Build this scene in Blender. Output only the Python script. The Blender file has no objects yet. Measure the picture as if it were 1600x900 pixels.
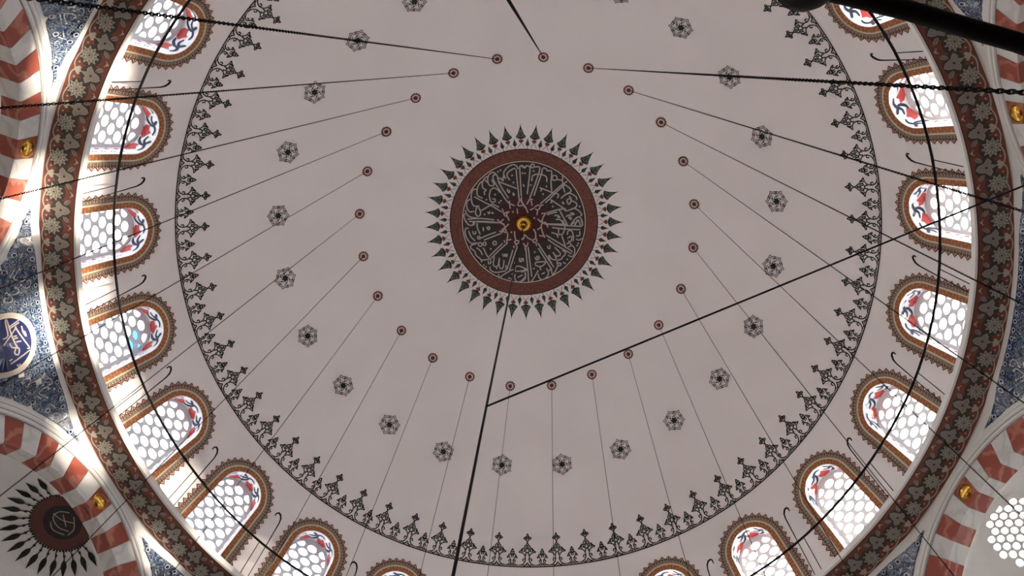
import bpy, math, random
from math import pi, sin, cos, tan, atan, atan2, sqrt, radians, degrees, hypot
from mathutils import Matrix, Vector
from mathutils.geometry import delaunay_2d_cdt

random.seed(7)
scene = bpy.context.scene
COL = scene.collection

# ------------------------------------------------------------------ camera
RM = ((0.99871917, 0.02605335, 0.04337331), (-0.01371234, 0.96452718, -0.26362719), (-0.0487031, 0.26269478, 0.96364903))
cam_data = bpy.data.cameras.new('camera')
cam_data.sensor_width = 36.0
cam_data.lens = 1269.0 / 1600.0 * 36.0
cam_data.clip_start = 0.02
cam = bpy.data.objects.new('camera', cam_data)
COL.objects.link(cam)
cam.matrix_world = Matrix(((RM[0][0], -RM[1][0], -RM[2][0], 0.623866), (RM[0][1], -RM[1][1], -RM[2][1], -3.96915), (RM[0][2], -RM[1][2], -RM[2][2], 0.0), (0, 0, 0, 1)))
scene.camera = cam

# ------------------------------------------------------------------ world, sun, exposure
world = bpy.data.worlds.new('sky')
scene.world = world
world.use_nodes = True
bg = world.node_tree.nodes['Background']
bg.inputs['Color'].default_value = (0.93, 0.96, 1.0, 1)
bg.inputs['Strength'].default_value = 7.6
SUN_AZ, SUN_EL = 10.7, 4.2
sun_data = bpy.data.lights.new('sun', 'SUN')
sun_data.energy = 34.0
sun_data.color = (1.0, 0.86, 0.68)
sun_data.angle = radians(2.6)
sun = bpy.data.objects.new('sun', sun_data)
COL.objects.link(sun)
sd = Vector((cos(radians(SUN_EL)) * cos(radians(SUN_AZ)), cos(radians(SUN_EL)) * sin(radians(SUN_AZ)), sin(radians(SUN_EL))))
sun.rotation_euler = sd.to_track_quat('Z', 'Y').to_euler()
sun.location = sd * 60

vs = scene.view_settings
vs.view_transform = 'Standard'
vs.look = 'None'
vs.gamma = 1.0
vs.exposure = 0.30
vs.use_curve_mapping = False
scene.cycles.use_denoising = True
scene.cycles.max_bounces = 10
scene.cycles.diffuse_bounces = 6
scene.cycles.transparent_max_bounces = 12

# ------------------------------------------------------------------ materials
def mat(name, col, rough=0.7, metal=0.0, var=0.0, scale=4.0, bump=0.0, bscale=40.0, spec=0.3):
    m = bpy.data.materials.new(name)
    m.use_nodes = True
    nt = m.node_tree
    b = nt.nodes['Principled BSDF']
    b.inputs['Base Color'].default_value = (*col, 1)
    b.inputs['Roughness'].default_value = rough
    b.inputs['Metallic'].default_value = metal
    b.inputs['Specular IOR Level'].default_value = spec
    if var or bump:
        g = nt.nodes.new('ShaderNodeNewGeometry')
    if var:
        n = nt.nodes.new('ShaderNodeTexNoise')
        n.inputs['Scale'].default_value = scale
        n.inputs['Detail'].default_value = 4
        nt.links.new(g.outputs['Position'], n.inputs['Vector'])
        r = nt.nodes.new('ShaderNodeValToRGB')
        r.color_ramp.elements[0].position = 0.3
        r.color_ramp.elements[1].position = 0.7
        r.color_ramp.elements[0].color = (*[c * (1 - var) for c in col], 1)
        r.color_ramp.elements[1].color = (*[min(1, c * (1 + var)) for c in col], 1)
        nt.links.new(n.outputs['Fac'], r.inputs['Fac'])
        nt.links.new(r.outputs['Color'], b.inputs['Base Color'])
    if bump:
        n2 = nt.nodes.new('ShaderNodeTexNoise')
        n2.inputs['Scale'].default_value = bscale
        nt.links.new(g.outputs['Position'], n2.inputs['Vector'])
        bp = nt.nodes.new('ShaderNodeBump')
        bp.inputs['Strength'].default_value = bump
        bp.inputs['Distance'].default_value = 0.01
        nt.links.new(n2.outputs['Fac'], bp.inputs['Height'])
        nt.links.new(bp.outputs['Normal'], b.inputs['Normal'])
    return m

def marble(name, base, vein, scale=3.0, rough=0.35):
    m = bpy.data.materials.new(name)
    m.use_nodes = True
    nt = m.node_tree
    b = nt.nodes['Principled BSDF']
    b.inputs['Roughness'].default_value = rough
    b.inputs['Specular IOR Level'].default_value = 0.35
    tc = nt.nodes.new('ShaderNodeNewGeometry')
    w = nt.nodes.new('ShaderNodeTexWave')
    w.inputs['Scale'].default_value = scale
    w.inputs['Distortion'].default_value = 9.0
    w.inputs['Detail'].default_value = 4.0
    w.inputs['Detail Scale'].default_value = 1.3
    nt.links.new(tc.outputs['Position'], w.inputs['Vector'])
    r = nt.nodes.new('ShaderNodeValToRGB')
    r.color_ramp.elements[0].position = 0.0
    r.color_ramp.elements[0].color = (*vein, 1)
    r.color_ramp.elements[1].position = 0.35
    r.color_ramp.elements[1].color = (*base, 1)
    nt.links.new(w.outputs['Fac'], r.inputs['Fac'])
    nt.links.new(r.outputs['Color'], b.inputs['Base Color'])
    return m

def tile_material():
    m = bpy.data.materials.new('blue_floral_tile')
    m.use_nodes = True
    nt = m.node_tree
    b = nt.nodes['Principled BSDF']
    b.inputs['Roughness'].default_value = 0.22
    b.inputs['Specular IOR Level'].default_value = 0.6
    g = nt.nodes.new('ShaderNodeNewGeometry')
    n = nt.nodes.new('ShaderNodeTexNoise')
    n.inputs['Scale'].default_value = 7.6
    nt.links.new(g.outputs['Position'], n.inputs['Vector'])
    mx = nt.nodes.new('ShaderNodeMix')
    mx.data_type = 'VECTOR'
    mx.inputs['Factor'].default_value = 0.16
    nt.links.new(g.outputs['Position'], mx.inputs['A'])
    nt.links.new(n.outputs['Color'], mx.inputs['B'])
    v = nt.nodes.new('ShaderNodeTexVoronoi')
    v.inputs['Scale'].default_value = 11.0
    nt.links.new(mx.outputs['Result'], v.inputs['Vector'])
    r = nt.nodes.new('ShaderNodeValToRGB')
    cr = r.color_ramp
    navy = (0.020, 0.042, 0.125, 1)
    lite = (0.31, 0.35, 0.36, 1)
    teal = (0.07, 0.13, 0.15, 1)
    cr.interpolation = 'LINEAR'
    cr.elements[0].position = 0.0
    cr.elements[0].color = teal
    cr.elements[1].position = 0.14
    cr.elements[1].color = navy
    for pos, c in ((0.24, navy), (0.30, lite), (0.36, lite), (0.42, navy), (0.54, navy), (0.60, lite), (0.66, teal), (0.74, navy)):
        e = cr.elements.new(pos)
        e.color = c
    nt.links.new(v.outputs['Distance'], r.inputs['Fac'])
    nt.links.new(r.outputs['Color'], b.inputs['Base Color'])
    return m

M = {}
M['plaster'] = mat('dome_plaster', (0.79, 0.737, 0.73), 0.85, var=0.025, scale=0.6, bump=0.05, bscale=25)
M['white'] = mat('white_plaster', (0.79, 0.775, 0.755), 0.8, var=0.03, scale=2.0)
M['lattice'] = mat('lattice_plaster', (0.74, 0.74, 0.76), 0.8)
M['black'] = mat('black_paint', (0.018, 0.019, 0.017), 0.8)
M['char'] = mat('charcoal_paint', (0.032, 0.027, 0.026), 0.7, var=0.25, scale=9)
M['maroon'] = mat('maroon_paint', (0.055, 0.016, 0.016), 0.7, var=0.2, scale=9)
M['red'] = mat('medallion_red_paint', (0.15, 0.052, 0.042), 0.75, var=0.3, scale=16)
M['greygreen'] = mat('grey_green_paint', (0.17, 0.19, 0.165), 0.8)
M['bulbred'] = mat('bulb_red_paint', (0.17, 0.04, 0.035), 0.8)
M['script'] = mat('script_grey_paint', (0.42, 0.365, 0.34), 0.7)
M['roset'] = mat('rosette_dark_red_paint', (0.11, 0.028, 0.026), 0.8)
M['rosetmid'] = mat('rosette_pink_paint', (0.55, 0.42, 0.38), 0.8)
M['orange'] = mat('orange_border_paint', (0.47, 0.20, 0.085), 0.7, var=0.07, scale=8)
M['orange2'] = mat('orange_border_deep_paint', (0.39, 0.15, 0.065), 0.7, var=0.07, scale=8)
M['seam'] = mat('border_seam_paint', (0.20, 0.07, 0.03), 0.7)
M['cream'] = mat('cream_line_paint', (0.68, 0.58, 0.45), 0.75)
M['lace'] = mat('lace_ground_paint', (0.40, 0.31, 0.23), 0.75)
M['brown'] = mat('lace_brown_paint', (0.055, 0.028, 0.02), 0.75)
M['tooth'] = mat('tooth_red_brown_paint', (0.15, 0.046, 0.035), 0.75)
M['toothfill'] = mat('tooth_fill_paint', (0.44, 0.33, 0.26), 0.75)
M['enamel'] = mat('reveal_white_paint', (0.74, 0.74, 0.76), 0.5)
M['tulip'] = mat('tulip_red_paint', (0.42, 0.045, 0.04), 0.6)
M['navy'] = mat('navy_paint', (0.012, 0.018, 0.05), 0.6)
M['bandred'] = mat('band_red_paint', (0.255, 0.092, 0.070), 0.7, var=0.12, scale=6)
M['bandchar'] = mat('band_charcoal_paint', (0.082, 0.070, 0.064), 0.75)
M['petal'] = mat('band_petal_paint', (0.27, 0.275, 0.24), 0.7)
M['petalrim'] = mat('band_cream_paint', (0.60, 0.55, 0.48), 0.7)
M['palm'] = mat('band_palmette_paint', (0.36, 0.32, 0.295), 0.7)
M['redstone'] = marble('red_marble', (0.34, 0.085, 0.06), (0.50, 0.20, 0.15), 1.6)
M['whitestone'] = marble('white_marble', (0.74, 0.72, 0.70), (0.62, 0.61, 0.60), 1.5)
M['grey'] = mat('moulding_grey_paint', (0.30, 0.29, 0.28), 0.7)
M['tile'] = tile_material()
M['tilering'] = mat('tile_white_glaze', (0.66, 0.70, 0.72), 0.15, spec=0.6)
M['tileblue'] = mat('tile_deep_blue_glaze', (0.012, 0.02, 0.095), 0.14, spec=0.6)
M['iron'] = mat('black_iron', (0.010, 0.009, 0.009), 0.7, spec=0.08)
M['wire'] = mat('dark_wire', (0.018, 0.014, 0.014), 0.7, spec=0.1)
M['gold'] = mat('gilding', (0.78, 0.44, 0.085), 0.24, metal=1.0, bump=0.25, bscale=9)
M['carpet'] = mat('red_carpet', (0.13, 0.06, 0.05), 0.95, var=0.2, scale=1.5)
M['semired'] = mat('semidome_red_paint', (0.12, 0.05, 0.045), 0.8)

gl = bpy.data.materials.new('window_glass')
gl.use_nodes = True
nt = gl.node_tree
for n in list(nt.nodes):
    nt.nodes.remove(n)
out = nt.nodes.new('ShaderNodeOutputMaterial')
mixs = nt.nodes.new('ShaderNodeMixShader')
tr = nt.nodes.new('ShaderNodeBsdfTransparent')
tr.inputs['Color'].default_value = (0.95, 0.96, 0.97, 1)
gs = nt.nodes.new('ShaderNodeBsdfGlossy')
gs.inputs['Roughness'].default_value = 0.08
mixs.inputs[0].default_value = 0.06
nt.links.new(tr.outputs[0], mixs.inputs[1])
nt.links.new(gs.outputs[0], mixs.inputs[2])
nt.links.new(mixs.outputs[0], out.inputs[0])
M['glass'] = gl
gb = gl.copy()
gb.name = 'window_blue_glass'
[n for n in gb.node_tree.nodes if n.type == 'BSDF_TRANSPARENT'][0].inputs['Color'].default_value = (0.05, 0.11, 0.2, 1)
M['blueglass'] = gb

# ------------------------------------------------------------------ mesh helpers
class MB:
    def __init__(self, *mats):
        self.v, self.f, self.m = [], [], []
        self.mats = list(mats)

    def face(self, pts, mi=0):
        b = len(self.v)
        self.v += [tuple(p) for p in pts]
        self.f.append(tuple(range(b, b + len(pts))))
        self.m.append(mi)

    def mesh(self, name, smooth=False, normals=None):
        me = bpy.data.meshes.new(name)
        me.from_pydata(self.v, [], self.f)
        for k in self.mats:
            me.materials.append(M[k])
        if len(self.mats) > 1:
            me.polygons.foreach_set('material_index', self.m)
        if smooth:
            me.polygons.foreach_set('use_smooth', [True] * len(me.polygons))
        if normals:
            me.normals_split_custom_set_from_vertices([normals(p) for p in self.v])
        me.update()
        return me

    def obj(self, name, parent=None, smooth=False, normals=None, label=None, **k):
        return add(name, self.mesh(name, smooth, normals), parent, label=label, **k)

    # ---- geometry
    def tris(self, pts2, tri, f, mi=0):
        b = len(self.v)
        self.v += [tuple(f(*p)) for p in pts2]
        for t in tri:
            self.f.append(tuple(b + i for i in t))
            self.m.append(mi)

    def poly(self, pts, f, mi=0, step=None):
        pp, tri = fill2d(pts, [], step)
        self.tris(pp, tri, f, mi)

    def stroke(self, pts, w, f, mi=0, closed=False, smooth=True, taper=False):
        if smooth and len(pts) > 2:
            pts = catmull(pts, closed, 3)
        n = len(pts)
        L, Rr = [], []
        for i in range(n):
            if closed:
                a, c = pts[i - 1], pts[(i + 1) % n]
            else:
                a, c = pts[max(0, i - 1)], pts[min(n - 1, i + 1)]
            dx, dy = c[0] - a[0], c[1] - a[1]
            d = hypot(dx, dy) or 1
            ww = w / 2
            if taper:
                ww *= 0.35 + 0.65 * sin(pi * min(1, max(0, (i + 0.5) / n)))
            L.append((pts[i][0] - dy / d * ww, pts[i][1] + dx / d * ww))
            Rr.append((pts[i][0] + dy / d * ww, pts[i][1] - dx / d * ww))
        b = len(self.v)
        for l, r in zip(L, Rr):
            self.v.append(tuple(f(*l)))
            self.v.append(tuple(f(*r)))
        rng = n if closed else n - 1
        for i in range(rng):
            j = (i + 1) % n
            self.f.append((b + 2 * i, b + 2 * i + 1, b + 2 * j + 1, b + 2 * j))
            self.m.append(mi)

    def disc(self, c, r, f, mi=0, n=10, ry=None, rot=0):
        ry = ry or r
        pts = [(c[0] + r * cos(2 * pi * i / n) * cos(rot) - ry * sin(2 * pi * i / n) * sin(rot), c[1] + r * cos(2 * pi * i / n) * sin(rot) + ry * sin(2 * pi * i / n) * cos(rot)) for i in range(n)]
        self.face([f(*p) for p in pts], mi)

    def strip(self, A, B, f, mi=0):
        b = len(self.v)
        for a, c in zip(A, B):
            self.v.append(tuple(f(*a)))
            self.v.append(tuple(f(*c)))
        for i in range(len(A) - 1):
            self.f.append((b + 2 * i, b + 2 * i + 1, b + 2 * i + 3, b + 2 * i + 2))
            self.m.append(mi)

    def lathe(self, prof, n=64, mi=0, a0=0, a1=2 * pi, mis=None):
        full = abs(a1 - a0 - 2 * pi) < 1e-6
        cols = n if full else n + 1
        b = len(self.v)
        for i in range(cols):
            a = a0 + (a1 - a0) * i / n
            for r, z in prof:
                self.v.append((r * cos(a), r * sin(a), z))
        k = len(prof)
        for i in range(n):
            j = (i + 1) % cols
            for q in range(k - 1):
                self.f.append((b + i * k + q, b + j * k + q, b + j * k + q + 1, b + i * k + q + 1))
                self.m.append(mis[q] if mis else mi)

    def tube(self, pts, r, sides=6, mi=0, closed=False):
        P = [Vector(p) for p in pts]
        n = len(P)
        b = len(self.v)
        prev = None
        for i in range(n):
            if closed:
                t = (P[(i + 1) % n] - P[i - 1]).normalized()
            else:
                t = (P[min(n - 1, i + 1)] - P[max(0, i - 1)]).normalized()
            if prev is None:
                u = t.orthogonal().normalized()
            else:
                u = (prev - t * prev.dot(t)).normalized()
            prev = u
            w = t.cross(u)
            rr = r[i] if isinstance(r, (list, tuple)) else r
            for s in range(sides):
                a = 2 * pi * s / sides
                self.v.append(tuple(P[i] + u * (rr * cos(a)) + w * (rr * sin(a))))
        for i in range(n if closed else n - 1):
            j = (i + 1) % n
            for s in range(sides):
                q = (s + 1) % sides
                self.f.append((b + i * sides + s, b + i * sides + q, b + j * sides + q, b + j * sides + s))
                self.m.append(mi)
        if not closed:
            self.f.append(tuple(b + s for s in range(sides))[::-1])
            self.m.append(mi)
            self.f.append(tuple(b + (n - 1) * sides + s for s in range(sides)))
            self.m.append(mi)

def catmull(pts, closed, k):
    n = len(pts)
    o = []
    for i in range(n if closed else n - 1):
        p0 = pts[i - 1] if (closed or i > 0) else pts[0]
        p1 = pts[i]
        p2 = pts[(i + 1) % n]
        p3 = pts[(i + 2) % n] if (closed or i + 2 < n) else pts[-1]
        for j in range(k):
            t = j / k
            o.append(tuple(0.5 * (2 * b + (c - a) * t + (2 * a - 5 * b + 4 * c - d) * t * t + (3 * b - a - 3 * c + d) * t ** 3) for a, b, c, d in zip(p0, p1, p2, p3)))
    if not closed:
        o.append(tuple(pts[-1]))
    return o

def inside(p, poly):
    x, y = p
    r = False
    n = len(poly)
    j = n - 1
    for i in range(n):
        xi, yi = poly[i]
        xj, yj = poly[j]
        if (yi > y) != (yj > y) and x < (xj - xi) * (y - yi) / (yj - yi) + xi:
            r = not r
        j = i
    return r

def fill2d(outer, holes, step=None):
    pts, edges = [], []
    for loop in [outer] + holes:
        b = len(pts)
        pts += loop
        edges += [(b + i, b + (i + 1) % len(loop)) for i in range(len(loop))]
    if step:
        x0, x1 = min(p[0] for p in outer), max(p[0] for p in outer)
        y0, y1 = min(p[1] for p in outer), max(p[1] for p in outer)
        bp = list(pts)
        y = y0 + step / 2
        while y < y1:
            x = x0 + step / 2
            while x < x1:
                if inside((x, y), outer) and not any(inside((x, y), h) for h in holes) and min((x - a) ** 2 + (y - c) ** 2 for a, c in bp) > (0.4 * step) ** 2:
                    pts.append((x, y))
                x += step
            y += step
    vv, _, ff, _, _, _ = delaunay_2d_cdt([Vector(p) for p in pts], edges, [], 0, 1e-6)
    vv = [(v.x, v.y) for v in vv]
    tri = []
    for t in ff:
        c = (sum(vv[i][0] for i in t) / 3, sum(vv[i][1] for i in t) / 3)
        if inside(c, outer) and not any(inside(c, h) for h in holes):
            tri.append(tuple(t))
    return vv, tri

def add(name, data, parent=None, rz=0.0, loc=(0, 0, 0), label=None, cat=None, group=None, kind=None):
    o = bpy.data.objects.new(name, data)
    COL.objects.link(o)
    o.parent = parent
    o.rotation_euler = (0, 0, rz)
    o.location = loc
    if label:
        o['label'] = label
    if cat:
        o['category'] = cat
    if group:
        o['group'] = group
    if kind:
        o['kind'] = kind
    return o

# ------------------------------------------------------------------ the building's measures
ZC, RS = 12.5, 8.6                 # dome sphere: centre height and radius
PH = radians(6.9)                  # first of the 24 bays
BAY = radians(15)
MCX, MCY = -0.085, -0.015          # the painted medallion's centre on the crown

def S(az, lat, r):
    return (r * cos(lat) * cos(az), r * cos(lat) * sin(az), ZC + r * sin(lat))

def dome_map(lat0, eps=0.006):     # tangent drawing at azimuth 0: u along the ring, v towards the crown
    def f(u, v):
        lat = lat0 + v / RS
        return S(u / (RS * cos(lat)), lat, RS - eps)
    return f

def crown_map(eps=0.006, cx=MCX, cy=MCY):
    def f(x, y):
        x += cx
        y += cy
        rho = hypot(x, y)
        return S(atan2(y, x), pi / 2 - rho / RS, RS - eps)
    return f

def mirror(sts):
    return [s for st in sts for s in (st, [(-x, y) for x, y in st])]
CALLI=[[[-492,-1292],[-476,-1368],[-408,-1453],[-312,-1518],[-217,-1540],[-144,-1493],[-108,-1425]],[[-164,-1427],[-152,-1214],[-131,-924],[-108,-604]],[[-73,-1472],[-65,-1270],[-56,-922],[-49,-690]],[[-73,-1472],[-31,-1510],[25,-1489],[52,-1441],[96,-1478]],[[-183,-1446],[-277,-1410],[-374,-1336],[-405,-1250],[-333,-1132]],[[-497,-1292],[-462,-1213],[-435,-1174],[-509,-1234],[-513,-1109],[-576,-1188],[-642,-1181],[-616,-1112]],[[-617,-1093],[-440,-1019],[-291,-957],[-161,-895]],[[-406,-902],[-399,-834],[-353,-794],[-360,-872]],[[-267,-792],[-231,-752],[-250,-724],[-268,-763]],[[-766,-1147],[-615,-880],[-453,-604],[-361,-504]],[[-645,-1113],[-520,-877],[-385,-650]],[[-757,-1147],[-772,-1234],[-733,-1291],[-658,-1259],[-652,-1172]],[[-909,-1104],[-904,-1240],[-825,-1333],[-749,-1349],[-676,-1289]],[[-909,-1104],[-875,-1016],[-781,-993],[-751,-1040],[-813,-1158]],[[-1062,-1053],[-1020,-1167],[-941,-1241],[-886,-1219]],[[-1062,-1053],[-1038,-936],[-955,-893],[-1014,-838],[-998,-760]],[[-1201,-885],[-1158,-1019],[-1078,-1112],[-1021,-1129]],[[-1201,-885],[-1188,-749],[-1058,-675]],[[-991,-1166],[-919,-1085]],[[-1357,-776],[-1314,-891],[-1237,-926],[-1182,-884]],[[-1357,-776],[-1354,-621],[-1303,-483],[-1151,-466]],[[-884,-755],[-842,-889],[-745,-933],[-653,-881],[-599,-802]],[[-884,-755],[-861,-599],[-796,-557],[-739,-575],[-737,-633],[-812,-645]],[[-1274,-724],[-1042,-577],[-819,-452],[-577,-288]],[[-807,-509],[-639,-416]],[[-798,-519],[-953,-428],[-1108,-347]],[[-1218,-459],[-1262,-306],[-1228,-207],[-1151,-213],[-1128,-319],[-1181,-438]],[[-1490,-531],[-1458,-626],[-1381,-661]],[[-1490,-531],[-1468,-394],[-1395,-322],[-1299,-337]],[[-1526,-378],[-1492,-259],[-1382,-176],[-1211,-148]],[[-1530,-281],[-1569,-244],[-1547,-107],[-1466,14]],[[-1479,-132],[-1116,-134],[-774,-81]],[[-1233,-62],[-928,-39],[-643,1]],[[-1338,-57],[-1323,41]],[[-1235,-13],[-1237,45]],[[-555,-374],[-521,-237],[-466,-168],[-425,-273],[-521,-237]],[[-463,-274],[-367,-281]],[[-437,-177],[-383,-49]],[[-359,-581],[-361,-504],[-346,-368]],[[-361,-504],[-230,-442]],[[-93,-604],[-144,-460],[-97,-439],[-1,-466],[-65,-574],[-34,-670]],[[-1,-466],[54,-378]],[[-165,-363],[-159,-227]],[[-697,-98],[-623,-8],[-539,53]],[[-525,-92],[-643,1]],[[-948,-302],[-902,-251],[-890,-319]],[[-835,-248],[-825,-287],[-788,-247]],[[-36,-1510],[38,-1450]],[[57,-1450],[95,-1497],[170,-1486],[197,-1418],[161,-1110],[105,-744]],[[311,-1493],[296,-1459],[263,-1446],[230,-1461],[217,-1495],[232,-1529],[265,-1542],[298,-1528],[311,-1493]],[[320,-1464],[413,-1472],[450,-1443]],[[451,-1453],[429,-1318],[319,-1011],[169,-627]],[[525,-1442],[484,-1260],[384,-991],[284,-703]],[[544,-1442],[618,-1412],[636,-1364],[730,-1363],[757,-1295],[735,-1064],[749,-814]],[[236,-1090],[258,-1224],[372,-1271],[540,-1249],[624,-1181],[622,-1065]],[[8,-1017],[34,-939]],[[610,-969],[619,-921]],[[896,-1170],[876,-1122],[829,-1102],[783,-1122],[764,-1170],[784,-1218],[831,-1237],[877,-1217],[896,-1170]],[[895,-1131],[1008,-1112],[1046,-1160],[1028,-1227]],[[1027,-1121],[1044,-967],[1089,-784]],[[1063,-1006],[1175,-929],[1250,-852],[1231,-794],[1079,-717]],[[1158,-1083],[968,-948],[758,-756],[441,-478]],[[1082,-986],[891,-813],[699,-621],[574,-506]],[[457,-816],[486,-874],[440,-913],[608,-844],[777,-775],[890,-746],[927,-697],[889,-630]],[[707,-505],[755,-534],[718,-592],[887,-475],[1056,-359],[1122,-292],[1341,-371],[1398,-439],[1379,-506],[1266,-563]],[[983,-620],[1098,-717],[1230,-756],[1343,-699],[1399,-641],[1389,-583]],[[1192,-678],[1248,-640],[1247,-544],[1190,-466],[1144,-582],[1229,-621]],[[1039,-543],[1029,-485],[1076,-495]],[[598,-235],[789,-292],[942,-330],[1113,-350]],[[617,-186],[731,-225],[884,-263]],[[932,-340],[1016,-176],[1147,75]],[[1341,-361],[1454,-295],[1529,-199],[1491,-160]],[[807,-157],[883,-176],[958,-118],[882,-127]],[[844,-60],[958,-60],[1033,37],[1052,95]],[[1111,-137],[1187,-176],[1321,-197],[1302,-235],[1226,-225]],[[1177,-118],[1244,-61],[1244,-119],[1187,-138]],[[1243,74],[1339,-62],[1453,-140],[1529,-45],[1548,90]],[[1338,93],[1424,-63],[1490,91]],[[168,-608],[89,-474]],[[168,-608],[253,-597]],[[205,-569],[231,-433]],[[297,-393],[374,-450],[439,-391],[371,-315],[315,-354]],[[440,-430],[526,-458]],[[287,-374],[171,-318]],[[371,-315],[350,-179]],[[-58,-651],[-24,-515],[68,-378],[113,-241]],[[465,-217],[579,-235]],[[579,-216],[501,-100],[479,74]],[[367,-82],[461,16]],[[499,16],[594,75]],[[594,55],[1109,66]],[[-1527,-106],[-1484,-6],[-1409,36],[-1313,22],[-1310,-56]],[[-1443,-72],[-662,0]],[[-1226,-13],[-1230,103],[-1160,291]],[[-1077,101],[-1071,208]],[[-900,137],[-911,161],[-935,171],[-959,159],[-969,134],[-958,110],[-933,101],[-909,112],[-900,137]],[[-1193,416],[-940,310],[-746,250]],[[-1069,451],[-826,363],[-603,284]],[[-1460,112],[-1517,109],[-1558,165],[-1544,302],[-1482,441],[-1389,524],[-1235,512]],[[-1463,189],[-1402,348],[-1300,460]],[[-1358,194],[-1332,274],[-1274,257],[-1291,198]],[[-1167,379],[-1178,403],[-1203,412],[-1227,401],[-1236,375],[-1225,351],[-1200,342],[-1176,353],[-1167,379]],[[-1121,565],[-1137,599],[-1171,612],[-1205,596],[-1217,561],[-1202,527],[-1168,515],[-1134,530],[-1121,565]],[[-1011,551],[-1024,580],[-1055,592],[-1084,578],[-1096,547],[-1082,517],[-1052,506],[-1023,520],[-1011,551]],[[-1255,530],[-1401,572],[-1423,649],[-1320,741],[-1295,840],[-1229,901],[-1154,982]],[[-1269,646],[-1166,739],[-1121,848]],[[-1095,654],[-1050,753],[-996,872],[-940,933]],[[-939,894],[-760,725],[-572,557]],[[-882,935],[-684,748],[-437,541]],[[-1154,982],[-1019,978],[-883,954]],[[-1154,982],[-1147,1041]],[[-962,1010],[-964,1088],[-905,1070],[-903,993]],[[-736,542],[-751,575],[-785,588],[-819,573],[-832,538],[-817,504],[-782,491],[-749,507],[-736,542]],[[-804,899],[-826,1015],[-839,1112],[-792,1172],[-714,1145],[-670,942]],[[-670,942],[-684,1136],[-639,1235],[-579,1198],[-546,1005]],[[-928,1167],[-911,1265],[-777,1328],[-582,1305],[-504,1278],[-500,1142]],[[-754,1193],[-745,1241]],[[-580,829],[-572,887],[-533,898],[-522,830]],[[-493,841],[-495,909],[-466,900],[-464,832]],[[-307,739],[-380,970],[-474,1259]],[[-190,664],[-282,915],[-407,1281]],[[-700,1369],[-693,1477],[-584,1402],[-407,1300]],[[-407,1300],[-309,1264],[-292,1342],[-351,1399]],[[36,1290],[-18,1231],[-133,1180],[-230,1188],[-252,1304],[-97,1307],[36,1271]],[[-263,1381],[-266,1517],[-199,1596],[-82,1579],[16,1503],[0,1348]],[[-197,1480],[-60,1415]],[[-138,957],[-130,1044],[-92,1055],[-80,958]],[[-42,958],[-34,1056]],[[-659,224],[-592,226],[-551,149],[-603,284]],[[-623,-8],[-529,43],[-504,151],[-459,259],[-554,227],[-434,75],[-395,38]],[[-440,269],[-433,367],[-465,502],[-447,541]],[[-435,473],[-339,457]],[[-532,471],[-514,539]],[[-254,507],[-195,489],[-138,510],[-159,568],[-236,566],[-254,507]],[[-236,566],[-190,664]],[[-276,623],[-277,691]],[[-247,236],[-249,333],[-224,469]],[[-118,452],[-22,454],[10,338]],[[-24,570],[32,649]],[[36,707],[59,980],[91,1388],[98,1563],[146,1612],[225,1525],[364,1294]],[[104,670],[136,1000],[187,1467]],[[-100,1200],[16,1241],[54,1290],[-102,1336]],[[14,1348],[12,1464],[-107,1579]],[[279,1138],[309,1080],[445,1071],[561,1072],[502,1159],[404,1197],[279,1157]],[[404,1197],[432,1294]],[[363,1391],[381,1488],[458,1547],[575,1489],[635,1373],[578,1237]],[[450,1401],[538,1353]],[[645,1315],[694,1257],[675,1199]],[[373,702],[543,985],[714,1257]],[[356,557],[488,771],[639,1005],[782,1218]],[[714,1257],[732,1392],[790,1373],[888,1179]],[[282,944],[310,1012],[388,984],[379,906]],[[331,906],[340,983]],[[1008,772],[1094,810],[1064,907],[1016,927],[987,995],[870,1043],[889,1160],[966,1159],[957,1101],[889,1102]],[[660,888],[716,985],[793,1015],[852,985],[757,811]],[[757,811],[833,908],[929,908],[949,830],[806,685]],[[640,888],[677,1043],[734,1102]],[[1024,1082],[1101,1120]],[[614,646],[642,714],[700,695]],[[672,617],[691,675]],[[626,471],[836,617],[1065,752],[1257,857]],[[580,355],[799,491],[1066,655],[1286,799]],[[1258,615],[1335,711],[1334,846],[1257,934],[1161,887]],[[622,65],[880,85],[1147,103],[1490,120]],[[745,152],[1070,191],[1490,206]],[[1034,-41],[1080,133],[1050,268],[973,346],[725,288]],[[1091,-41],[1147,94]],[[1338,112],[1396,-5],[1434,-44]],[[1510,-45],[1548,70],[1490,129]],[[1243,93],[1338,-4]],[[1001,375],[1048,520],[1095,675]],[[877,346],[895,424]],[[917,172],[916,307]],[[1145,345],[1165,248],[1242,228],[1289,305],[1307,421],[1297,518]],[[1144,442],[1260,383],[1240,519],[1163,519]],[[1124,597],[1201,558],[1239,635],[1162,674]],[[1375,372],[1470,361],[1471,245]],[[1374,459],[1451,487],[1537,438]],[[452,-43],[499,35],[459,92],[476,228],[550,423]],[[499,35],[575,16],[640,152]],[[478,131],[352,208]],[[398,363],[512,384]],[[247,187],[303,285],[300,440],[222,497],[279,556],[338,498],[301,420]],[[204,477],[99,427],[33,339]],[[15,319],[-7,416],[-84,462]],[[-29,561],[46,669],[106,553]],[[27,668],[25,746]],[[317,576],[326,644]]]
DOTS=[[-636,-1364],[-569,-1401],[-273,-1256],[-241,-1062],[-733,-759],[-965,-632],[-635,-542],[-583,-588],[-1026,-237],[-282,-279],[289,-1359],[-4,-1307],[62,-1305],[205,-984],[521,-738],[772,-408],[1474,-411],[281,-103],[-894,691],[-1091,1121],[-1034,1172],[-421,1494],[-363,1515],[-257,1090],[-334,262],[245,1250],[275,808],[1141,1003],[1402,633],[1431,574]]# ------------------------------------------------------------------ window shape, in metres on the shell
HW = 0.50                          # half width of the opening
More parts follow.
